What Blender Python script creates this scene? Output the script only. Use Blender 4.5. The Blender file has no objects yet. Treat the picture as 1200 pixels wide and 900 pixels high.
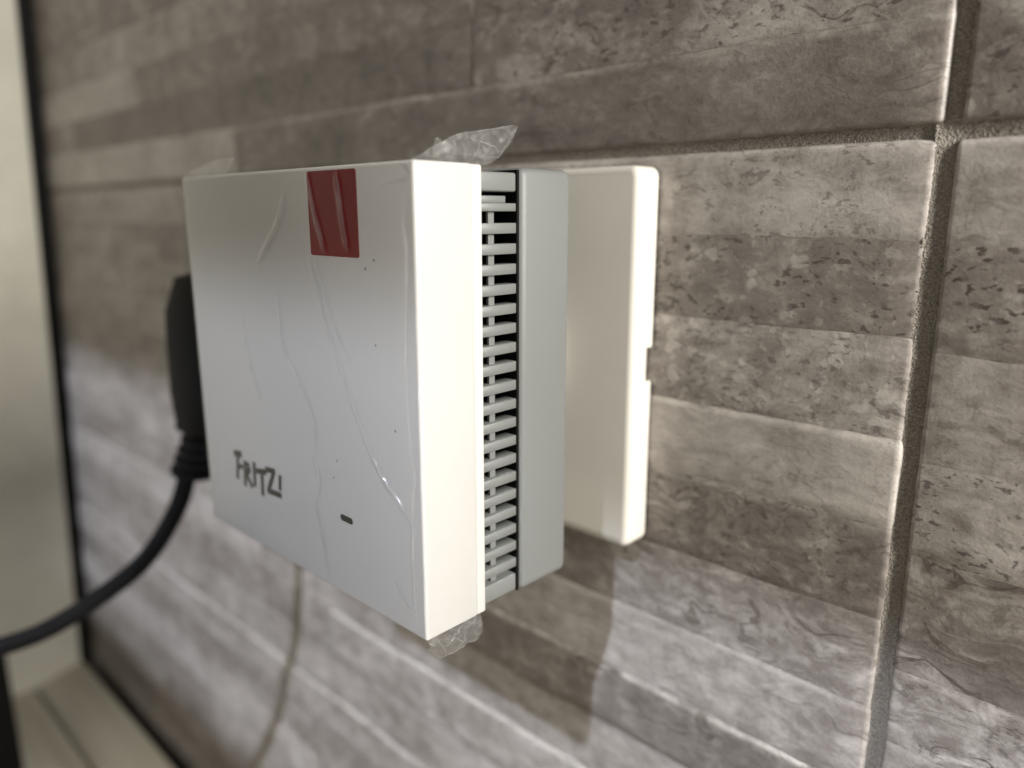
import bpy, bmesh, math, random
from mathutils import Vector, Matrix, noise
random.seed(7)
S = bpy.context.scene
COL = S.collection
MM = 0.001

# ------------------------------------------------------------------ camera
cam_d = bpy.data.cameras.new("camera"); cam = bpy.data.objects.new("camera", cam_d); COL.objects.link(cam)
R_ = Vector((0.72179644, 0.69210458, -0.00106875)); U_ = Vector((-0.15119315, 0.15918598, 0.97560261)); F_ = Vector((-0.67538917, 0.70402491, -0.21954135))
cam.matrix_world = Matrix(((R_.x, U_.x, -F_.x, 0.1255706), (R_.y, U_.y, -F_.y, -0.1315134), (R_.z, U_.z, -F_.z, 0.0304651), (0, 0, 0, 1)))
cam_d.sensor_width = 36; cam_d.lens = 26.639
cam_d.clip_start = 0.003; cam_d.clip_end = 20
cam_d.dof.use_dof = True; cam_d.dof.focus_distance = 0.126; cam_d.dof.aperture_fstop = 8.2
S.camera = cam

# ------------------------------------------------------------------ world, lamps, exposure
w = bpy.data.worlds.new("World"); S.world = w; w.use_nodes = True
bg = w.node_tree.nodes["Background"]; bg.inputs[0].default_value = (1.0, 0.925, 0.875, 1); bg.inputs[1].default_value = 0.165

def area(name, loc, direction, sx, sy, power, col, spread=math.pi):
    l = bpy.data.lights.new(name, 'AREA'); l.shape = 'RECTANGLE'; l.size = sx; l.size_y = sy
    l.energy = power; l.color = col; l.spread = spread
    o = bpy.data.objects.new(name, l); COL.objects.link(o)
    z = -Vector(direction).normalized(); x = Vector((1, 0, 0)) if abs(z.x) < 0.7 else Vector((0, 1, 0))
    y = z.cross(x).normalized(); x = y.cross(z).normalized()
    m = Matrix((x, y, z)).transposed().to_4x4(); m.translation = loc; o.matrix_world = m
    return o
# warm window light raking along the wall from the right and a little above
kp = Vector((0.47, -0.055, 0.165)); kd = Vector((0.03, -0.03, 0.0)) - kp
area("window_light", kp, kd, 0.046, 0.22, 4.5, (1.0, 0.96, 0.895))
# cool narrow beam from in front and above
bd = Vector((-15, 60.7, -62)).normalized()
area("cool_beam", Vector((-0.10, 0, -0.128)) - bd * 1.0, bd, 0.9, 0.115, 0.265, (0.775, 0.84, 1.0), math.radians(1.5))

S.view_settings.view_transform = 'Standard'; S.view_settings.look = 'None'
S.view_settings.exposure = 0; S.view_settings.gamma = 1
S.render.engine = 'CYCLES'
S.cycles.transparent_max_bounces = 16

# ------------------------------------------------------------------ helpers
def link(name, bm, mat, parent=None, smooth=True, angle=35, scale=MM):
    me = bpy.data.meshes.new(name)
    bmesh.ops.recalc_face_normals(bm, faces=bm.faces)
    bm.to_mesh(me); bm.free()
    if scale != 1: me.transform(Matrix.Scale(scale, 4))
    if smooth:
        me.polygons.foreach_set('use_smooth', [True] * len(me.polygons)); me.set_sharp_from_angle(angle=math.radians(angle))
    if mat: me.materials.append(mat)
    o = bpy.data.objects.new(name, me); COL.objects.link(o)
    if parent: o.parent = parent
    return o
def empty(name, loc):
    o = bpy.data.objects.new(name, None); COL.objects.link(o); o.location = loc; o.empty_display_size = 0.01
    return o
def tag(o, label, cat, group=None):
    o['label'] = label; o['category'] = cat
    if group: o['group'] = group
def adopt(o, parent):
    o.parent = parent; o.matrix_parent_inverse = Matrix.Translation(parent.location).inverted()
def box(bm, x0, x1, y0, y1, z0, z1, bev=0.0, seg=2):
    vs = [bm.verts.new(c) for c in ((x0, y0, z0), (x1, y0, z0), (x1, y1, z0), (x0, y1, z0), (x0, y0, z1), (x1, y0, z1), (x1, y1, z1), (x0, y1, z1))]
    fs = [bm.faces.new([vs[i] for i in f]) for f in ((0, 1, 2, 3), (4, 7, 6, 5), (0, 4, 5, 1), (1, 5, 6, 2), (2, 6, 7, 3), (3, 7, 4, 0))]
    if bev:
        es = list({e for f in fs for e in f.edges})
        bmesh.ops.bevel(bm, geom=es, offset=bev, segments=seg, profile=0.5, affect='EDGES')
def box_obj(name, mat, parent, x0, x1, y0, y1, z0, z1, bev=0.0, seg=2, angle=50):
    bm = bmesh.new(); box(bm, x0, x1, y0, y1, z0, z1, bev, seg)
    o = link(name, bm, mat, None, True, angle)
    if parent: adopt(o, parent)
    return o
def catmull(pts, n):
    P = [Vector(p) for p in pts]; P = [2 * P[0] - P[1]] + P + [2 * P[-1] - P[-2]]; out = []
    for i in range(1, len(P) - 2):
        a, b, c, d = P[i - 1:i + 3]
        for k in range(n):
            t = k / n
            out.append(0.5 * ((2 * b) + (c - a) * t + (2 * a - 5 * b + 4 * c - d) * t * t + (3 * b - a - 3 * c + d) * t ** 3))
    out.append(P[-2]); return out
def tube(bm, path, rad, seg=16):
    rings = []; up = Vector((0.3, 0.5, 0.8))
    for i, p in enumerate(path):
        t = (path[min(i + 1, len(path) - 1)] - path[max(i - 1, 0)]).normalized()
        a = (up - t * up.dot(t)).normalized(); b = t.cross(a); up = a
        r = rad(i / (len(path) - 1)) if callable(rad) else rad
        rings.append([bm.verts.new(p + (a * math.cos(2 * math.pi * k / seg) + b * math.sin(2 * math.pi * k / seg)) * r) for k in range(seg)])
    for i in range(len(rings) - 1):
        for k in range(seg):
            bm.faces.new((rings[i][k], rings[i][(k + 1) % seg], rings[i + 1][(k + 1) % seg], rings[i + 1][k]))
    bm.faces.new(rings[0][::-1]); bm.faces.new(rings[-1])
def grid_faces(bm, V):
    for a, b in zip(V[:-1], V[1:]):
        for k in range(len(a) - 1): bm.faces.new((a[k], a[k + 1], b[k + 1], b[k]))

# ------------------------------------------------------------------ materials
class NT:
    def __init__(s, name):
        s.m = bpy.data.materials.new(name); s.m.use_nodes = True; s.t = s.m.node_tree; s.n = s.t.nodes
        s.b = s.n["Principled BSDF"]; s.out = s.n["Material Output"]
    def node(s, typ, ins=None, **kw):
        n = s.n.new(typ)
        for k, v in kw.items(): setattr(n, k, v)
        for k, v in (ins or {}).items(): s.put(n.inputs[k], v)
        return n
    def put(s, sock, v):
        if isinstance(v, bpy.types.NodeSocket): s.t.links.new(v, sock)
        else: sock.default_value = v
    def math(s, op, a, b=0.0, c=None, clamp=False):
        n = s.node('ShaderNodeMath', operation=op, use_clamp=clamp); s.put(n.inputs[0], a); s.put(n.inputs[1], b)
        if c is not None: s.put(n.inputs[2], c)
        return n.outputs[0]
    def step(s, x, lo, hi):
        n = s.node('ShaderNodeMapRange', interpolation_type='SMOOTHSTEP'); s.put(n.inputs[0], x); s.put(n.inputs[1], lo); s.put(n.inputs[2], hi)
        return n.outputs[0]
    def mix(s, f, a, b, blend='MIX'):
        n = s.node('ShaderNodeMix', data_type='RGBA', blend_type=blend); s.put(n.inputs[0], f); s.put(n.inputs[6], a); s.put(n.inputs[7], b)
        return n.outputs[2]
    def noise(s, vec, scale, detail=4, rough=0.55, dist=0.0):
        n = s.node('ShaderNodeTexNoise'); s.put(n.inputs['Vector'], vec); n.inputs['Scale'].default_value = scale
        n.inputs['Detail'].default_value = detail; n.inputs['Roughness'].default_value = rough; n.inputs['Distortion'].default_value = dist
        return n.outputs[0]
    def bump(s, h, dist, strength=1.0, prev=None):
        n = s.node('ShaderNodeBump'); s.put(n.inputs['Height'], h); n.inputs['Distance'].default_value = dist; n.inputs['Strength'].default_value = strength
        if prev is not None: s.t.links.new(prev, n.inputs['Normal'])
        return n.outputs[0]
def rgb(*c): return (*c, 1)

def plastic(name, col, rough=0.35, grain=0.0, gscale=2500, mottle=0.0, spec=0.5):
    q = NT(name); tc = q.node('ShaderNodeTexCoord').outputs['Object']
    c = rgb(*col)
    if mottle:
        n = q.noise(tc, 60, 5); c = q.mix(q.step(n, 0.3, 0.75), rgb(*[v * (1 - mottle) for v in col]), rgb(*col))
    q.put(q.b.inputs['Base Color'], c); q.b.inputs['Specular IOR Level'].default_value = spec
    n2 = q.noise(tc, 90, 4); q.put(q.b.inputs['Roughness'], q.math('MULTIPLY_ADD', n2, 0.16, rough - 0.08))
    if grain:
        q.put(q.b.inputs['Normal'], q.bump(q.noise(tc, gscale, 3), grain))
    return q.m

def stone_material():
    q = NT("stone_look_porcelain")
    obj = q.node('ShaderNodeTexCoord').outputs['Object']
    rnd = q.node('ShaderNodeObjectInfo').outputs['Random']
    off = q.node('ShaderNodeCombineXYZ', {0: q.math('MULTIPLY', rnd, 3.7), 1: q.math('MULTIPLY', rnd, 9.1), 2: q.math('MULTIPLY', rnd, 5.3)}).outputs[0]
    P = q.node('ShaderNodeVectorMath', {0: obj, 1: off}, operation='ADD').outputs[0]
    warp = q.node('ShaderNodeTexNoise', {'Vector': P}); warp.inputs['Scale'].default_value = 90; warp.inputs['Detail'].default_value = 1.5
    w0 = q.node('ShaderNodeVectorMath', {0: warp.outputs['Color'], 1: (0.5, 0.5, 0.5)}, operation='SUBTRACT').outputs[0]
    warp1 = q.node('ShaderNodeTexNoise', {'Vector': P}); warp1.inputs['Scale'].default_value = 380; warp1.inputs['Detail'].default_value = 1.5
    w1 = q.node('ShaderNodeVectorMath', {0: warp1.outputs['Color'], 1: (0.5, 0.5, 0.5)}, operation='SUBTRACT').outputs[0]
    def warped(k, src=None):
        s_ = q.node('ShaderNodeVectorMath', {0: src or w0}, operation='SCALE'); s_.inputs['Scale'].default_value = k
        return q.node('ShaderNodeVectorMath', {0: P, 1: s_.outputs[0]}, operation='ADD').outputs[0]
    def stretch(v, sx, sz=1.0):
        return q.node('ShaderNodeVectorMath', {0: v, 1: (sx, 1, sz)}, operation='MULTIPLY').outputs[0]
    attr = lambda n: q.node('ShaderNodeAttribute', attribute_type='OBJECT', attribute_name=n).outputs['Fac']
    tone, peb, vein, speck = attr('tone'), attr('pebble'), attr('vein'), attr('speck')
    Pw = warped(0.005); Pv = warped(0.009)
    # cloudy base, streaked along the strip
    n1 = q.noise(stretch(Pw, 0.35), 75, 6, 0.6); n2 = q.noise(stretch(Pw, 0.5), 330, 5, 0.6); n3 = q.noise(stretch(P, 1.0, 0.25), 120, 3)
    t = q.math('MULTIPLY_ADD', q.math('SUBTRACT', n1, 0.5), 0.62, tone)
    t = q.math('MULTIPLY_ADD', q.math('SUBTRACT', n2, 0.5), 0.62, t)
    n4 = q.noise(P, 1500, 3, 0.7)
    t = q.math('MULTIPLY_ADD', q.math('SUBTRACT', n3, 0.5), 0.35, t)
    t = q.math('MULTIPLY_ADD', q.math('SUBTRACT', n4, 0.5), 0.22, t)
    # pale pebbles of a breccia
    vor = q.node('ShaderNodeTexVoronoi', {'Vector': stretch(warped(0.0035, w1), 0.8)}, feature='F1'); vor.inputs['Scale'].default_value = 300; vor.inputs['Randomness'].default_value = 1
    cellr = q.node('ShaderNodeSeparateColor', {0: vor.outputs['Color']}).outputs[0]
    blob = q.math('MULTIPLY', q.step(vor.outputs['Distance'], 0.46, 0.28), q.step(cellr, 0.25, 0.8))
    vor2 = q.node('ShaderNodeTexVoronoi', {'Vector': warped(0.003, w1)}, feature='F1'); vor2.inputs['Scale'].default_value = 620
    cellr2 = q.node('ShaderNodeSeparateColor', {0: vor2.outputs['Color']}).outputs[1]
    blob2 = q.math('MULTIPLY', q.step(vor2.outputs['Distance'], 0.5, 0.3), q.step(cellr2, 0.6, 0.9))
    t = q.math('MULTIPLY_ADD', q.math('MULTIPLY', q.math('MAXIMUM', blob, q.math('MULTIPLY', blob2, 0.7)), peb), 0.19, t)
    # wavy sediment lines
    rg = q.noise(stretch(Pv, 0.42), 150, 5, 0.6, 1.0)
    t = q.math('MULTIPLY_ADD', q.math('MULTIPLY', q.math('SUBTRACT', q.math('ABSOLUTE', q.math('SUBTRACT', rg, 0.5)), 0.09), vein), 1.7, t)
    col = q.node('ShaderNodeValToRGB', {0: t}); cr = col.color_ramp
    cr.elements[0].position = 0.0; cr.elements[0].color = rgb(0.125, 0.109, 0.097)
    cr.elements[1].position = 1.0; cr.elements[1].color = rgb(0.75, 0.72, 0.68)
    e = cr.elements.new(0.35); e.color = rgb(0.272, 0.243, 0.219)
    e = cr.elements.new(0.65); e.color = rgb(0.535, 0.498, 0.463)
    c = col.outputs[0]
    # pale mineral print on some upper edges; on proud strips also a painted ridge highlight
    pe = q.node('ShaderNodeAttribute', attribute_type='GEOMETRY', attribute_name='crust_highlight').outputs['Fac']
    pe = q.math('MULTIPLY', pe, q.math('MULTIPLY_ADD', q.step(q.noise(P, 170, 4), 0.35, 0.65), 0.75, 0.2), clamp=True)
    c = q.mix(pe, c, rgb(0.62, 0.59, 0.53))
    # thin mineral lines and dark pits
    vn = q.noise(stretch(Pv, 0.4), 100, 5, 0.5, 0.6); line = q.step(q.math('ABSOLUTE', q.math('SUBTRACT', vn, 0.5)), 0.019, 0.003)
    gate = q.step(q.noise(P, 60, 2), 0.5, 0.62)
    c = q.mix(q.math('MULTIPLY', q.math('MULTIPLY', line, gate), q.math('MULTIPLY_ADD', vein, 0.7, 0.22)), c, rgb(0.095, 0.075, 0.06))
    vn2 = q.noise(stretch(Pv, 0.3), 62, 4, 0.5, 0.4); line2 = q.step(q.math('ABSOLUTE', q.math('SUBTRACT', vn2, 0.52)), 0.012, 0.001)
    c = q.mix(q.math('MULTIPLY', q.math('MULTIPLY', line2, gate), 0.22), c, rgb(0.58, 0.545, 0.49))
    pit = q.noise(stretch(Pw, 0.55), 900, 2, 0.55); pg = q.noise(P, 130, 2)
    pits = q.math('MULTIPLY', q.step(pit, 0.565, 0.625), q.step(pg, 0.40, 0.54))
    pits = q.math('MULTIPLY', pits, speck)
    c = q.mix(q.math('MULTIPLY', pits, 0.88), c, rgb(0.065, 0.054, 0.046))
    q.put(q.b.inputs['Base Color'], c)
    q.b.inputs['Specular IOR Level'].default_value = 0.45
    q.put(q.b.inputs['Roughness'], q.math('MULTIPLY_ADD', n2, 0.25, 0.34))
    h = q.math('MULTIPLY_ADD', n4, 0.28, n2); nb = q.bump(h, 0.00015)
    q.put(q.b.inputs['Normal'], nb)
    return q.m

def grout_material():
    q = NT("sandy_grout"); tc = q.node('ShaderNodeTexCoord').outputs['Object']
    a = q.noise(tc, 2600, 4, 0.7); b = q.noise(tc, 200, 3)
    c = q.mix(q.step(a, 0.3, 0.7), rgb(0.20, 0.178, 0.152), rgb(0.44, 0.405, 0.355)); c = q.mix(q.math('MULTIPLY', q.step(b, 0.4, 0.75), 0.35), c, rgb(0.25, 0.22, 0.19))
    q.put(q.b.inputs['Base Color'], c); q.b.inputs['Roughness'].default_value = 0.92
    vor = q.node('ShaderNodeTexVoronoi', {'Vector': tc}); vor.inputs['Scale'].default_value = 3000
    q.put(q.b.inputs['Normal'], q.bump(q.math('ADD', a, vor.outputs['Distance']), 0.00022))
    return q.m

def film_material(name, haze, rough, refl=0.035, streaky=False):
    q = NT(name); tc = q.node('ShaderNodeTexCoord').outputs['Object']
    q.n.remove(q.b)
    nb = q.bump(q.noise(tc, 110, 2), 0.0002, 0.25)
    tr = q.node('ShaderNodeBsdfTransparent', {0: rgb(0.97, 0.97, 0.97)})
    gl = q.node('ShaderNodeBsdfGlossy', {'Roughness': rough, 'Normal': nb})
    df = q.node('ShaderNodeBsdfDiffuse', {0: rgb(0.8, 0.8, 0.8)}); tl = q.node('ShaderNodeBsdfTranslucent', {0: rgb(0.8, 0.8, 0.8)})
    d2 = q.node('ShaderNodeMixShader', {0: 0.5, 1: df.outputs[0], 2: tl.outputs[0]})
    if streaky:
        haze = q.math('MULTIPLY_ADD', q.step(q.noise(tc, 420, 4, 0.6, 1.5), 0.45, 0.7), 0.16, haze)
    m1 = q.node('ShaderNodeMixShader', {0: haze, 1: tr.outputs[0], 2: d2.outputs[0]})
    lw = q.node('ShaderNodeLayerWeight', {'Blend': 0.5, 'Normal': nb})
    fr = q.node('ShaderNodeMath', {0: q.math('POWER', lw.outputs['Facing'], 5.0), 1: 0.92, 2: refl}, operation='MULTIPLY_ADD')
    m2 = q.node('ShaderNodeMixShader', {0: fr.outputs[0], 1: m1.outputs[0], 2: gl.outputs[0]})
    q.t.links.new(m2.outputs[0], q.out.inputs[0])
    return q.m

M = dict(
    stone=stone_material(), grout=grout_material(),
    white=plastic("white_gloss_plastic", (0.535, 0.528, 0.508), 0.22),
    grey=plastic("grey_matt_plastic", (0.158, 0.165, 0.160), 0.5, 0.00002),
    black=plastic("black_plastic", (0.006, 0.006, 0.006), 0.6, spec=0.1),
    rubber=plastic("black_rubber", (0.006, 0.006, 0.0065), 0.6, 0.00003, 1500, spec=0.10),
    cream=plastic("cream_socket_plastic", (0.70, 0.675, 0.61), 0.32, 0.00001, 2000, 0.05),
    red=plastic("dark_red_print", (0.28, 0.008, 0.013), 0.35, spec=0.05),
    ink=plastic("black_ink", (0.015, 0.015, 0.016), 0.4),
    panel=plastic("cream_lacquer", (0.66, 0.645, 0.56), 0.35, 0, 0, 0.08),
    film=film_material("clear_film", 0.005, 0.08), flap=film_material("crumpled_film", 0.12, 0.24, 0.10, True), crease=film_material("creased_film", 0.15, 0.12),
)

# ------------------------------------------------------------------ tiled wall
bm = bmesh.new(); box(bm, -700, 720, 9.0, 60, -420, 345)
wall = link("wall", bm, plastic("adhesive_bed", (0.3, 0.28, 0.25), 0.9)); wall['kind'] = 'structure'

def wob(x, z):   # shared wobble of a strip boundary
    return 0.42 * noise.noise(Vector((x * 0.055, z * 3.1, 0.3))) + 0.22 * noise.noise(Vector((x * 0.3, z * 1.7, 4.3)))
def sm(t): t = max(0.0, min(1.0, t)); return t * t * (3 - 2 * t)

def make_strip(tile, ext, x0, x1, z0, z1, lev, look, below, above):
    """one stone strip of a tile. lev: mm behind the plane y=0; ext: tile extents for the pillowed rim"""
    tx0, tx1, tz0, tz1 = ext
    bm = bmesh.new(); g = 0.0
    xs = [x0 + g]; step = 3.0 if x1 > -60 else 8.0
    n = max(4, int((x1 - x0) / step))
    ins = [0.12, 0.3, 0.55, 0.9, 1.5, 2.4, 3.6, 5.2]
    L = x1 - x0
    inner = [x0 + 6.5 + (L - 13) * k / n for k in range(n + 1)] if L > 16 else [x0 + L / 2]
    xs = sorted([x0 + g] + [x0 + g + i for i in ins if i < L / 2 - .2] + inner + [x1 - g - i for i in ins if i < L / 2 - .2] + [x1 - g])
    H = z1 - z0
    fz = sorted([0, .12, .3, .6, 1.0, 1.6, 2.6, 4.2] + [H - v for v in (0, .12, .3, .6, 1.0, 1.6, 2.6, 4.2)] + [H / 2])
    rimL, rimR, rimB, rimT = (abs(x0 - tx0) < .01, abs(x1 - tx1) < .01, abs(z0 - tz0) < .01, abs(z1 - tz1) < .01)
    def drop(d, rim, nb=0.0, rw=1.0):
        if rim: return 0.85 * (1 - sm(d / rw)) ** 1.2 + 0.28 * rw * (1 - min(1, d / 6.0)) ** 2
        return 0.03 * (1 - min(1, d / 0.8)) ** 2 + 0.05 * (1 - min(1, d / 3.5)) ** 2 + max(0.0, nb - lev + 0.02) * (1 - sm(d / 1.5))
    V = []
    for x in xs:
        row = []
        wb = 0 if rimB else wob(x, z0); wt = 0 if rimT else wob(x, z1)
        for f in fz:
            z = z0 + g + (f / H) * (H - 2 * g) + wb * (1 - f / H) + wt * f / H
            y = lev + drop(x - x0, rimL, 0, .4) + drop(x1 - x, rimR) + drop(f, rimB, below(x), .4) + drop(H - f, rimT, above(x))
            y += 0.10 * noise.noise(Vector((x * 0.06, z * 0.11, lev * 9))) + 0.035 * noise.noise(Vector((x * 0.35, z * 0.4, lev * 5)))
            row.append(bm.verts.new((x, max(y, 0.12), z)))
        V.append(row)
    grid_faces(bm, V)
    ring = [r[0] for r in V] + V[-1][1:] + [r[-1] for r in V[-2::-1]] + V[0][-2:0:-1]
    low = [bm.verts.new((v.co.x, 2.2, v.co.z)) for v in ring]
    for i in range(len(ring)):
        j = (i + 1) % len(ring); bm.faces.new((ring[i], low[i], low[j], ring[j]))
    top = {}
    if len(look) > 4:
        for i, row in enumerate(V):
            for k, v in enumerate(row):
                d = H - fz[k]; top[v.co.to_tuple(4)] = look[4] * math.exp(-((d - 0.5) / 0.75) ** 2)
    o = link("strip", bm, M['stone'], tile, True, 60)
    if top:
        at = o.data.attributes.new('crust_highlight', 'FLOAT', 'POINT')
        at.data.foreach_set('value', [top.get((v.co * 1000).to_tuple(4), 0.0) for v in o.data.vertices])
    o['tone'], o['pebble'], o['vein'], o['speck'] = [float(v) for v in look[:4]]
    return o

def make_tile(ext, rows):
    x0, x1, z0, z1 = ext
    bm = bmesh.new(); box(bm, x0 + .3, x1 - .3, 2.2, 9.0, z0 + .3, z1 - .3, 0.2, 1)
    t = link("tile", bm, M['stone'], wall); t['tone'], t['pebble'], t['vein'], t['speck'] = .4, 0., 0., 0.
    rows = sorted(rows, key=lambda r: r[0])
    def near(i):
        if not 0 <= i < len(rows): return lambda x: 0.0
        cells = rows[i][2]
        def f(x):   # level of the neighbouring row, eased across its own joints
            v = cells[0][2]
            for (a0, a1, l0, _), (b0, b1, l1, _) in zip(cells[:-1], cells[1:]): v += (l1 - l0) * sm((x - b0) / 3 + .5)
            return v
        return f
    for i, (za, zb, cells) in enumerate(rows):
        for xa, xb, lev, look in cells: make_strip(t, ext, xa, xb, za, zb, lev, look, near(i - 1), near(i + 1))

#            tone pebble vein speck
PLAIN = lambda t: (t, .10, .15, .15)
PEB = lambda t: (t, 1., .1, .9)
MAR = lambda t: (t, .3, 1., .35)
SPK = lambda t: (t, .3, .2, 1.)
VEI = lambda t: (t, .0, 1., .15)
def rand_look(t):
    return random.choice((PLAIN, PLAIN, PEB, MAR, SPK, VEI))(t)

# lower left tile (behind the repeater)
A = (-384.0, 89.2, -257.0, 41.9)
bz = [41.9, 26.3, 10.5, -6.7, -22.3, -39.8, -57.0, -74.2, -90.3, -106.2, -123.6, -142.1, -158.5, -175, -191.5, -208, -224.5, -241, -257.0]
spec = [  # from the top: list of (x break, level, look) right-most last
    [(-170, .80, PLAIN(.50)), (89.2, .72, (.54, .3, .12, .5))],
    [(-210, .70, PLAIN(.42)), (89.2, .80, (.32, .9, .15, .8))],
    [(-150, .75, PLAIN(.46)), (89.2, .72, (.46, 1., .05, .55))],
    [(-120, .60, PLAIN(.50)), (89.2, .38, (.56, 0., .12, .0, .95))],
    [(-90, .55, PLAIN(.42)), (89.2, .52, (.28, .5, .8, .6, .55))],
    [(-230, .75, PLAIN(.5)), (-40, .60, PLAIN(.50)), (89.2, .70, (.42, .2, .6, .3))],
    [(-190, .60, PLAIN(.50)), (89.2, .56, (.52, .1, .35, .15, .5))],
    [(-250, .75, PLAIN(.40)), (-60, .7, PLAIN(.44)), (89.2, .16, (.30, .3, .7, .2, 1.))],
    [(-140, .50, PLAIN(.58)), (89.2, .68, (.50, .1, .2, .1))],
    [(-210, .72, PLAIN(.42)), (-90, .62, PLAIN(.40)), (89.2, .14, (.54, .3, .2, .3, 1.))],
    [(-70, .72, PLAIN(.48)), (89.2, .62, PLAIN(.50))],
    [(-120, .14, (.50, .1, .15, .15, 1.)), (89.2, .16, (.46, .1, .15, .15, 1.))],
    [(-180, .65, PLAIN(.36)), (89.2, .62, PLAIN(.42))],
    [(-110, .35, PLAIN(.55)), (89.2, .6, PLAIN(.45))],
    [(-200, .65, PLAIN(.36)), (89.2, .6, PLAIN(.5))],
    [(-260, .45, PLAIN(.5)), (89.2, .5, PLAIN(.4))],
    [(-150, .65, PLAIN(.34)), (89.2, .6, PLAIN(.5))],
    [(-220, .45, PLAIN(.52)), (89.2, .5, PLAIN(.45))],
]
def rows_of(ext, bz, spec):
    out = []
    for i, s in enumerate(spec):
        x = ext[0]; cells = []
        for xb, lev, look in s: cells.append((x, xb, lev, look)); x = xb
        out.append((bz[i + 1], bz[i], cells))
    return out
make_tile(A, rows_of(A, bz, spec))
# lower right tile
B = (91.35, 400.0, -257.0, 41.5)
bzB = [41.5, 25.4, 8.6, -9.6, -26.2, -47.5, -62] + [-62 - 195 * k / 11 for k in range(1, 12)]
specB = [[(400, .70, (.50, .0, .1, .1))], [(400, .62, (.36, .5, .2, 1.))], [(400, .66, (.50, .1, .1, .3))], [(260, .58, (.50, .3, .3, .8)), (400, .7, PLAIN(.5))], [(400, .72, (.36, .0, .9, .3))], [(220, .6, (.48, .4, .9, .5)), (400, .7, PLAIN(.4))]]
specB += [[(random.uniform(150, 330), random.uniform(.35, .8), rand_look(random.uniform(.3, .6))), (400, random.uniform(.35, .8), rand_look(random.uniform(.3, .6)))] for _ in range(11)]
make_tile(B, rows_of(B, bzB, specB))
# upper left tile
D = (-384.0, 89.4, 43.75, 343.0)
bzD = [43.75, 59.8, 74.5, 89.2, 105.0] + [105 + 238 * k / 14 for k in range(1, 15)]
specD = [[(-135, .50, PLAIN(.60)), (89.4, .50, (.30, .1, .3, .25, .5))], [(-300, .7, PLAIN(.5)), (-14, .72, (.26, .1, .3, .2)), (89.4, .60, (.42, .3, .6, .7))],
         [(-217, .65, PLAIN(.62)), (-14, .60, (.36, .1, .3, .2)), (89.4, .68, (.42, .1, .5, .5))], [(-260, .7, PLAIN(.4)), (-120, .6, PLAIN(.5)), (89.4, .6, PLAIN(.42))]]
specD += [[(random.uniform(-280, -50), random.uniform(.4, .8), rand_look(random.uniform(.35, .6))), (89.4, random.uniform(.4, .8), rand_look(random.uniform(.35, .55)))] for _ in range(14)]
make_tile(D, [(b, a, c) for (a, b, c) in rows_of(D, bzD, specD)])
# upper right tile
Cx = (91.6, 400.0, 43.7, 343.0)
bzC = [43.7, 60.5] + [60.5 + 282.5 * k / 17 for k in range(1, 18)]
specC = [[(400, .74, (.28, .8, .5, .8))], [(230, .6, (.45, .3, .5, .6)), (400, .7, PLAIN(.4))]]
specC += [[(random.uniform(170, 320), random.uniform(.4, .8), rand_look(random.uniform(.35, .6))), (400, random.uniform(.4, .8), rand_look(random.uniform(.35, .55)))] for _ in range(16)]
make_tile(Cx, [(b, a, c) for (a, b, c) in rows_of(Cx, bzC, specC)])

# grout: sandy, slightly hollow joints between the tiles
def grout_line(bm, vertical, a0, a1, c, hw, fine0, fine1):
    xs = []; t = a0
    while t < a1:
        xs.append(t); t += 0.28 if fine0 < t < fine1 else 6.0
    xs.append(a1); V = []
    for s_ in xs:
        row = []
        for k in range(19):
            u = -1 + 2 * k / 18
            e = 0.12 * noise.noise(Vector((s_ * 0.35, k * 0.02, 8))) * abs(u) ** 3
            p = c + u * (hw + 0.85) + e
            y = (1.62 if not vertical else 1.42 + 0.26 * sm((s_ - 38) / 8)) + 0.06 * (1 - u * u) + (u * (0.36 - 0.2 * sm((s_ - 38) / 8)) if vertical else 0) + 0.10 * noise.noise(Vector((s_ * 2.6, p * 2.6, 1.0))) + 0.10 * noise.noise(Vector((s_ * 6, p * 6, 3.0)))
            y = min(y, 2.1)
            row.append(bm.verts.new((p, y, s_) if vertical else (s_, y, p)))
        V.append(row)
    grid_faces(bm, V)
bm = bmesh.new()
grout_line(bm, True, -257, 343, 90.35, 1.35, -80, 75)
link("grout", bm, M['grout'], wall, True, 180)
bm = bmesh.new()
grout_line(bm, False, -384, 400, 42.8, 1.1, 20, 125)
for v in bm.verts: v.co.y += 0.07
link("grout", bm, M['grout'], wall, True, 180)

# ------------------------------------------------------------------ socket frame
fr = empty("socket_frame", (-35 * MM, 0, -39.5 * MM))
tag(fr, "cream plastic socket cover frame on the stone tiles behind the repeater", "socket frame")
bm = bmesh.new(); box(bm, -110.5, 39.5, -6.7, -0.05, -39.5, 39.5)
bm.edges.ensure_lookup_table()
vert = [e for e in bm.edges if all(abs(v.co.y + 6.7) < .01 for v in e.verts)]
corner = [e for e in bm.edges if abs(e.verts[0].co.y - e.verts[1].co.y) > 3]
bmesh.ops.bevel(bm, geom=corner, offset=2.2, segments=5, profile=.5, affect='EDGES')
front = [e for e in bm.edges if all(abs(v.co.y + 6.7) < .01 for v in e.verts)]
bmesh.ops.bevel(bm, geom=front, offset=1.5, segments=4, profile=.5, affect='EDGES')
cover = link("cover", bm, M['cream'], None, True, 60)
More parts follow.
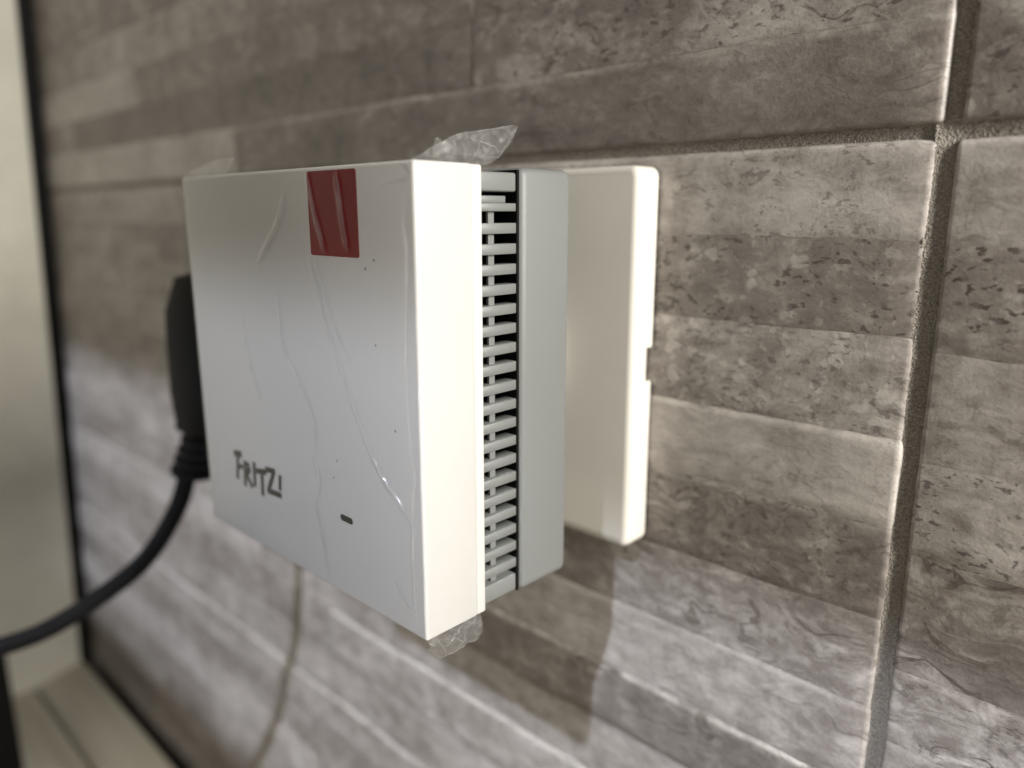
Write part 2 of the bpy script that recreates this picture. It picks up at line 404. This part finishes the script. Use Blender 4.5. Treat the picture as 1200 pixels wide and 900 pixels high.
# pry-off notch on the right side: cut with a boolean-free method is clumsy on the bevelled body, so use a modifier
bmc = bmesh.new(); box(bmc, 38.2, 45, -2.1, 3, -3.6, 3.6)
cut = link("notch_cutter", bmc, None)
mod = cover.modifiers.new("notch", 'BOOLEAN'); mod.object = cut; mod.operation = 'DIFFERENCE'; mod.solver = 'EXACT'
bpy.context.view_layer.update()
dg = bpy.context.evaluated_depsgraph_get()
me2 = bpy.data.meshes.new_from_object(cover.evaluated_get(dg)); cover.modifiers.clear(); cover.data = me2
me2.set_sharp_from_angle(angle=math.radians(60))
bpy.data.objects.remove(cut)
adopt(cover, fr)
for cx in (0, -71):
    bm = bmesh.new()
    ring = [Vector((cx + 20.5 * math.cos(a), 0, 20.5 * math.sin(a))) for a in [2 * math.pi * k / 40 for k in range(40)]]
    a = [bm.verts.new((v.x, -6.75, v.z)) for v in ring]; b = [bm.verts.new((v.x, -9.0, v.z)) for v in ring]
    r2 = [bm.verts.new((cx + (v.x - cx) * .93, -9.0, v.z * .93)) for v in ring]; r3 = [bm.verts.new((cx + (v.x - cx) * .93, -7.0, v.z * .93)) for v in ring]
    for k in range(40):
        j = (k + 1) % 40
        for p, q_ in ((a, b), (b, r2), (r2, r3)): bm.faces.new((p[k], p[j], q_[j], q_[k]))
    bm.faces.new(r3)
    adopt(link("socket_insert", bm, M['cream'], None, True, 40), fr)

# ------------------------------------------------------------------ repeater
rp = empty("wifi_repeater", (0, -30 * MM, -38 * MM))
tag(rp, "square white and grey plug-in repeater with red flag mark, still in clear film", "repeater")
FY = -60.7
cap = box_obj("front_cap", M['white'], rp, -38.3, 38.3, FY, -48.95, -38.0, 38.0, 0.6, 3)
box_obj("cap_rim", M['white'], rp, -38.2, 38.2, -49.3, -47.0, -37.9, 37.9, 0.45, 3)
box_obj("rear_shell", M['grey'], rp, -37.9, 37.9, -37.9, -24.7, -37.9, 37.9, 1.5, 4)
box_obj("core", M['black'], rp, -29, 29, -46.99, -38.5, -33.5, 33.5)
box_obj("shadow_gap", M['black'], rp, -37.45, 37.45, -38.45, -37.92, -37.45, 37.45)  # black sheet painting the dark shadow gap between slats and shell
# slatted ventilation ring between cap and shell
for nm, za, zb in (("upper_rail", 33.9, 36.95), ("lower_rail", -37.2, -33.9)):
    box_obj(nm, M['grey'], rp, -37.4, 37.4, -46.98, -38.55, za, zb, 0.35, 2)
rail = box_obj("stepped_rail", M['grey'], rp, 34.7, 37.4, -46.98, -38.55, 30.8, 32.1, 0.12, 1)
box_obj("step", M['grey'], rp, 34.8, 37.38, -46.97, -41.0, 32.1, 33.25, 0.12, 1)
for side in (1, -1):
    first = None
    for k in range(19):
        zc = 28.1 - k * 3.322
        if first is None:
            first = box_obj("slat", M['grey'], rp, *((34.7, 37.4) if side > 0 else (-37.4, -34.7)), -46.98, -38.55, -0.84, 0.84, 0.06, 1)
            first.location.z += zc * MM
        else:
            o = first.copy(); COL.objects.link(o); o.location.z = first.location.z + (zc - 28.1) * MM
    for z0, z1 in ((-34, 31),):
        box_obj("rib", M['grey'], rp, *((36.0, 36.5) if side > 0 else (-36.5, -36.0)), -44.2, -42.9, z0, z1)
# schuko collar into the socket, out of sight behind the shell
bm = bmesh.new(); tube(bm, [Vector((0, -24.8, 0)), Vector((0, -7.2, 0))], 18.2, 40)
adopt(link("plug_collar", bm, M['grey'], None, True, 40), rp)

def plate2d(bm, pts, y, th):   # flat piece on the front face from an (x,z) outline
    f = [bm.verts.new((x, y - th, z)) for x, z in pts]; b = [bm.verts.new((x, y, z)) for x, z in pts]
    bm.faces.new(f)
    for i in range(len(pts)):
        j = (i + 1) % len(pts); bm.faces.new((f[i], b[i], b[j], f[j]))
def rrect(x0, x1, z0, z1, r, n=5):
    out = []
    for cx, cz, a0 in ((x1 - r, z1 - r, 0), (x0 + r, z1 - r, 90), (x0 + r, z0 + r, 180), (x1 - r, z0 + r, 270)):
        out += [(cx + r * math.cos(math.radians(a0 + 90 * k / n)), cz + r * math.sin(math.radians(a0 + 90 * k / n))) for k in range(n + 1)]
    return out
bm = bmesh.new(); plate2d(bm, rrect(10.2, 24.3, 23.6, 37.3, 0.5), FY + 0.01, 0.05)
adopt(link("red_flag", bm, M["red"], None, True, 30), rp)
bm = bmesh.new(); plate2d(bm, rrect(14.9, 18.7, -23.25, -22.05, 0.58), FY + 0.01, 0.05)
adopt(link("button", bm, M['ink'], None, True, 30), rp)
# hand-lettered name
def stroke(bm, pts, wd, y):
    P = [Vector((a, b)) for a, b in pts]; n = len(P); L = []; Rr = []
    for i in range(n):
        t = (P[min(i + 1, n - 1)] - P[max(i - 1, 0)]).normalized(); nrm = Vector((-t.y, t.x))
        ext = -t * wd * .35 if i == 0 else (t * wd * .35 if i == n - 1 else Vector((0, 0)))
        k = 1.0
        if 0 < i < n - 1:
            d1 = (P[i] - P[i - 1]).normalized(); k = 1 / max(0.45, abs(Vector((-d1.y, d1.x)).dot(nrm)))
        L.append(P[i] + ext + nrm * wd / 2 * k); Rr.append(P[i] + ext - nrm * wd / 2 * k)
    for i in range(n - 1):
        bm.faces.new([bm.verts.new((v.x, y, v.y)) for v in (L[i], Rr[i], Rr[i + 1], L[i + 1])])
strokes = [
    ([(-23.3, -19.2), (-23.7, -22.0), (-24.2, -24.8)], 1.3), ([(-24.6, -19.5), (-22.0, -19.2)], 1.45), ([(-23.8, -22.2), (-21.8, -21.9)], 1.1),
    ([(-20.4, -20.6), (-20.9, -25.6)], 1.2), ([(-20.6, -20.8), (-18.8, -20.8), (-18.5, -21.8), (-20.2, -23.1)], 1.1), ([(-20.1, -23.0), (-18.0, -25.3)], 1.2),
    ([(-16.3, -20.0), (-16.6, -24.6)], 1.25),
    ([(-15.2, -21.3), (-11.7, -20.7)], 1.2), ([(-13.2, -21.1), (-13.5, -25.8)], 1.25),
    ([(-11.2, -20.0), (-8.1, -19.7)], 1.2), ([(-8.3, -19.9), (-10.9, -24.4)], 1.25), ([(-11.0, -24.5), (-7.2, -24.3)], 1.25),
    ([(-5.9, -20.3), (-6.2, -22.8)], 1.1), ([(-6.35, -24.1), (-6.4, -24.45)], 1.2)]
bm = bmesh.new()
for i, (pts, wd) in enumerate(strokes): stroke(bm, pts, wd, FY - 0.012 - 0.004 * i)
adopt(link("lettering", bm, M['ink'], None, False), rp)
# dust specks under the film
for i, (x, z, r) in enumerate([(14.7, -12.2, .22), (13.3, -15.7, .2), (28.0, 23.4, .2), (25.7, 22.0, .22), (27.6, 10.0, .18), (31.9, -3.3, .22)]):
    bm = bmesh.new(); plate2d(bm, [(x + r * math.cos(a) * random.uniform(.7, 1.3), z + r * 1.2 * math.sin(a)) for a in [2 * math.pi * k / 7 for k in range(7)]], FY + .005, .02)
    adopt(link("dust_speck", bm, M['grey'], None, False), rp)

# protective film with raised creases
creases = [
    ([(9.8, 23.8), (10.8, 20.6), (12.3, 17.0), (14.3, 11.4), (17.6, 5.1), (21.9, -3.0), (27.3, -10.8), (32.7, -15.3), (36.3, -18.7)], .45, .42),
    ([(11.2, 23.9), (13.4, 18.6), (16.1, 13.0), (20.3, 6.3)], .28, .28),
    ([(3.2, 34.1), (0.6, 29.4), (-3.9, 25.2), (-8.3, 21.2)], .5, .45),
    ([(-1.8, 18.4), (-1.2, 11.4), (-0.4, 5.9), (3.6, 1.6), (6.1, -2.0), (8.4, -7.2), (7.7, -13.8), (8.8, -16.9), (7.6, -22.2), (9.2, -26.8), (10.5, -36.7)], .38, .40),
    ([(36.9, 33.5), (35.9, 29.3), (36.4, 24.4), (35.6, 11.7), (35.6, 1.0), (36.2, -7.1), (36.9, -9.7), (36.0, -15.7), (35.9, -30.5), (36.4, -36)], .40, .30),
    ([(31.5, -29.2), (33.4, -32.2), (35.9, -33.4)], .30, .4), ([(10.6, 37.2), (12.2, 31), (15.0, 24.0)], .45, .45), ([(19.2, 37.3), (20.0, 31), (21.4, 24.5)], .40, .5),
    ([(-16, 12), (-15, 4), (-11, -6)], .08, .4), ([(30, 34.5), (33, 35), (37, 35.3)], .25, .3)]
N = 225; hgt = [[0.0] * (N + 1) for _ in range(N + 1)]; X0, X1, Z0, Z1 = -38.0, 38.15, -38.4, 37.9
for pts, h, sg in creases:
    path = catmull([(a, 0, b) for a, b in pts], 26); m = len(path)
    acc = {}
    for i, p in enumerate(path):
        fade = min(1, i / (m * .12), (m - 1 - i) / (m * .12)) * (0.75 + .5 * noise.noise(Vector((p.x * .3, p.z * .3, h * 30))))
        ci = (p.x - X0) / (X1 - X0) * N; ck = (p.z - Z0) / (Z1 - Z0) * N; rr = int(3 * sg / .34) + 2
        for a in range(max(0, int(ci) - rr), min(N, int(ci) + rr) + 1):
            for b in range(max(0, int(ck) - rr), min(N, int(ck) + rr) + 1):
                d2 = (X0 + (X1 - X0) * a / N - p.x) ** 2 + (Z0 + (Z1 - Z0) * b / N - p.z) ** 2
                v = h * fade * math.exp(-d2 / (2 * sg * sg))
                if v > acc.get((a, b), 0): acc[(a, b)] = v
    for (a, b), v in acc.items(): hgt[a][b] += v
bm = bmesh.new(); V = []
for a in range(N + 1):
    row = []
    for b in range(N + 1):
        x = X0 + (X1 - X0) * a / N; z = Z0 + (Z1 - Z0) * b / N
        if b == 0: z += 0.35 * noise.noise(Vector((x * .5, 0, 0)))
        row.append(bm.verts.new((x, FY - 0.14 - hgt[a][b] - 0.05 * (1 + noise.noise(Vector((x * .07, z * .07, 2)))), z)))
    V.append(row)
grid_faces(bm, V)
film = link("protective_film", bm, M['film'], None, True, 180); adopt(film, rp)

def crease(pts, wd, h):
    path = catmull([(a, 0, b) for a, b in pts], 10); m = len(path); bm = bmesh.new(); V = []
    for i, p in enumerate(path):
        t = path[min(i + 1, m - 1)] - path[max(i - 1, 0)]; n_ = Vector((t.z, 0, -t.x)).normalized()
        if n_.x < 0: n_ = -n_
        f = min(1, 0.12 + i / (m * .2), 0.12 + (m - 1 - i) / (m * .2)); k = f * (0.8 + 0.6 * noise.noise(Vector((p.x * .25, p.z * .25, wd * 9))))
        j = 0.25 * noise.noise(Vector((p.x * .6, p.z * .6, 7)))
        row = [(-.5 * wd, 0), (-.12 * wd, .75 * h), (.08 * wd, h), (.2 * wd, .8 * h), (.5 * wd, 0)]
        V.append([bm.verts.new((p.x + n_.x * (u * k + j * .6), FY - 0.22 - v * k, p.z + n_.z * (u * k + j * .6))) for u, v in row])
    grid_faces(bm, V); adopt(link("film_crease", bm, M['crease'], None, True, 180), film)
for pts, h, sg in creases: crease(pts, sg * 2.6, h * 1.1)

def patch(name, lower, upper, lean, crumple, seed, mat, nu=20, nv=8):
    """a loose lip of film spanned between two curves, crumpled"""
    lo = catmull(lower, 12); up = catmull(upper, 12)
    bm = bmesh.new(); V = []
    for i in range(nu + 1):
        u = i / nu; a = lo[min(len(lo) - 1, int(u * (len(lo) - 1)))]; b = up[min(len(up) - 1, int(u * (len(up) - 1)))]
        row = []
        for k in range(nv + 1):
            v = k / nv; p = a.lerp(b, v)
            q_ = p * 0.33 + Vector((seed, seed * 2, 0))
            n1 = .7 * noise.noise(q_) + 1.3 * abs(noise.noise(q_ * 1.9)) + .7 * abs(noise.noise(q_ * 4.3))
            p = p + Vector((lean * v * v, 0, 0)) + Vector((1, .25, .2)) * crumple * n1 * min(1, v * 2.2)
            row.append(bm.verts.new(p))
        V.append(row)
    rim = [r[-1].co.copy() for r in V]
    grid_faces(bm, V)
    lines = [[V[i][k].co.copy() for i, k in run] for run in ([(int(nu * (.15 + .03 * k)), k) for k in range(nv + 1)], [(min(nu, int(nu * (.35 + .045 * k))), k) for k in range(nv + 1)], [(min(nu, int(nu * (.75 - .03 * k))), k) for k in range(nv + 1)], [(i, int(nv * (.35 + .25 * math.sin(i * .35)))) for i in range(nu // 4, nu)])]
    o = link(name, bm, mat, None, True, 180); adopt(o, rp)
    for ln in lines:
        if len(ln) > 3:
            bm = bmesh.new(); tube(bm, ln, lambda f: 0.012 + 0.045 * math.sin(math.pi * f), 6); adopt(link("film_fold", bm, M['crease'], None, True, 180), o)
    bm = bmesh.new(); edge = [Vector(p) for p in rim]
    tube(bm, edge, 0.055, 6); adopt(link("film_edge", bm, M['crease'], None, True, 60), o); return o
sx = 38.1
patch("film_flap", [(sx, -60.2, 37.9), (sx, -55, 38.0), (sx, -50, 38.0), (sx, -46.9, 37.7), (sx, -44.4, 38.4), (sx, -42.4, 39.8), (sx, -40.5, 41.5), (sx, -38.9, 44.0)],
      [(sx, -60.1, 37.95), (sx, -58.2, 38.7), (sx, -55.9, 39.9), (sx, -51.5, 41.9), (sx, -48.0, 42.6), (sx, -44.5, 43.2), (sx, -42.0, 43.7), (sx, -38.8, 44.3)], -1.5, .8, 3.1, M['flap'])
patch("film_flap", [(sx - .4, -56.6, 38.9), (sx - .4, -55.6, 39.4), (sx - .4, -54.6, 39.6)], [(sx - .2, -56.9, 40.9), (sx - .2, -56.2, 40.8), (sx - .2, -54.7, 39.75)], .6, .3, 1.2, M['flap'], 8, 6)
patch("film_flap", [(sx, -60.5, -37.8), (sx, -56, -37.9), (sx, -52, -37.9), (sx, -48.3, -37.9)],
      [(sx, -59.6, -40.2), (sx, -57.6, -42.6), (sx, -53.6, -43.3), (sx, -51.0, -42.9), (sx, -47.7, -43.5)], -1.2, .9, 7.7, M['flap'])
patch("film_flap", [(-37.8, FY, 38.0), (-33, FY + .3, 38.05), (-27, FY + .6, 38.05), (-20, FY + .9, 38.05)], [(-37, FY, 38.3), (-32.5, FY + 1, 39.6), (-26, FY + 1.6, 40.9), (-18.6, FY + 2, 41.0)], 0, .35, 5.2, M['flap'], 18, 8)
# film wrapped round the right side of the cap, its cut edge a little in front of the rim
bm = bmesh.new(); V = []
for i in range(9):
    y = -60.3 + (11.2) * i / 8; row = []
    for k in range(61):
        z = -37.6 + 75.2 * k / 60
        row.append(bm.verts.new((38.42 + 0.10 * noise.noise(Vector((y * .35, z * .12, 3))) + (0.05 if i == 8 else 0), y + (0.15 * noise.noise(Vector((z * .2, 0, 0))) if i == 8 else 0), z)))
    V.append(row)
grid_faces(bm, V); adopt(link("film_side", bm, M['film'], None, True, 180), rp)

# ------------------------------------------------------------------ black plug and cable in the neighbouring socket
pg = empty("power_plug", (-80 * MM, -8 * MM, -12 * MM))
tag(pg, "black angled power plug with ribbed neck and thick black cable beside the repeater", "plug")
bm = bmesh.new()
prof = [(-97, -9.2, -14), (-97, -30, -14), (-99, -45.5, -17)]
def loft(bm, rings):
    Vv = [[bm.verts.new(p) for p in r] for r in rings]
    for a, b in zip(Vv[:-1], Vv[1:]):
        for k in range(len(a)): bm.faces.new((a[k], a[(k + 1) % len(a)], b[(k + 1) % len(b)], b[k]))
    bm.faces.new(Vv[0][::-1]); bm.faces.new(Vv[-1])
def ring(cx, cy, hx, hy, z, n=28, pw=3.0):
    out = []
    for k in range(n):
        a = 2 * math.pi * k / n; c, s_ = math.cos(a), math.sin(a)
        out.append((cx + hx * math.copysign(abs(c) ** (2 / pw), c), cy + hy * math.copysign(abs(s_) ** (2 / pw), s_), z))
    return out
loft(bm, [ring(-77, -27, 13, 14, 14.5), ring(-78, -28, 15.5, 17.5, 13.4), ring(-80, -28.5, 19.0, 19.0, 4), ring(-80.5, -28.5, 19.5, 19.3, -6), ring(-82, -29, 19, 18.5, -20), ring(-86, -33, 14, 13, -29.5), ring(-88, -35, 12.0, 11.0, -31)])
adopt(link("plug_body", bm, M['rubber'], None, True, 40), pg)
bm = bmesh.new(); rings = []
for k in range(5):
    z = -31 - k * 3.3; f = k / 4; cx, cy = -88.0 - 6.5 * f, -35.5 - 3.6 * f
    rings += [ring(cx, cy, 10.2 - 1.2 * f, 8.6 - .9 * f, z, 24, 2.4), ring(cx, cy, 10.2 - 1.2 * f, 8.6 - .9 * f, z - 1.9, 24, 2.4), ring(cx, cy, 7.4 - f, 6.0 - .8 * f, z - 2.1, 24, 2.4), ring(cx, cy, 7.4 - f, 6.0 - .8 * f, z - 3.2, 24, 2.4)]
loft(bm, rings[:-2])
adopt(link("strain_relief", bm, M['rubber'], None, True, 40), pg)
bm = bmesh.new()
path = catmull([(-96.0, -38.0, -38), (-99.5, -40.2, -45.7), (-100.7, -44.6, -57.9), (-103.0, -53.5, -71.2), (-108.6, -63.6, -80.7), (-115.9, -78.9, -90.1), (-122.1, -91.1, -93.8), (-128.5, -102.5, -95.3), (-160, -140, -112), (-200, -185, -165), (-225, -215, -235), (-240, -240, -257.9), (-290, -300, -257.9)], 8)
tube(bm, path, 2.75, 16)
adopt(link("cable", bm, M['rubber'], None, True, 40), pg)

# ------------------------------------------------------------------ cabinet side, worktop, black box at the left
cb = empty("cabinet", (-0.381, -0.10, -0.262))
tag(cb, "cream lacquered cabinet side standing on the worktop at the end of the tiled wall", "cabinet")
def sheared(name, mat, xa, xb, y0, y1, z0, z1, bev=1.0):   # upright leaning like the photographed edge
    bm = bmesh.new(); box(bm, xa, xb, y0, y1, z0, z1, bev, 2)
    for v in bm.verts: v.co.x += (v.co.z + 262) * 0.1275
    o = link(name, bm, mat, None, True, 50); adopt(o, cb); return o
sheared("side_panel", M['panel'], -420, -384, -420, -7.0, -261.8, 420, 1.2)
sheared("edge_strip", M['black'], -430, -385.5, -6.9, 0.0, -261.5, 420, 0.3)  # black strip along the wall-side edge of the panel

def wood_material():
    q = NT("beige_wood_laminate"); tc = q.node('ShaderNodeTexCoord').outputs['Object']
    st = q.node('ShaderNodeVectorMath', {0: tc, 1: (0.08, 1, 1)}, operation='MULTIPLY').outputs[0]
    n = q.noise(st, 60, 6, .6, .4); n2 = q.noise(st, 300, 4)
    c = q.mix(q.step(n, .3, .7), rgb(.42, .38, .30), rgb(.62, .59, .49)); c = q.mix(q.math('MULTIPLY', n2, .3), c, rgb(.26, .21, .16))
    q.put(q.b.inputs['Base Color'], c); q.b.inputs['Roughness'].default_value = .45
    return q.m
wm = wood_material()
bm = bmesh.new(); box(bm, -700, 700, -640, -34.0, -300, -262, 1.0, 2); wt = link("worktop", bm, wm); wt['kind'] = 'structure'
bm = bmesh.new(); box(bm, -384, 700, -33.0, -5.5, -300, -259.5, 2.0, 3)
for v in bm.verts:
    if v.co.z > -280: v.co.z += (v.co.y + 33) * 0.22
us = link("wall_trim", bm, wm); tag(us, "beige wood-look trim strip between worktop and tiled wall", "trim")
bm = bmesh.new(); box(bm, -384, 700, -5.2, 2.0, -300, -262.0); gp = link("trim_gap_shadow", bm, M['black'], wall)  # black bar standing in for the shadow in the gap behind the trim

kb = empty("power_box", (-0.345, -0.11, -0.262))
tag(kb, "plain black plastic box standing on the worktop below the cable", "box")
bm = bmesh.new(); box(bm, -380, -306, -230, -59, -261.9, -190, 1.5, 3); adopt(link("housing", bm, M['black'], None, True, 50), kb)
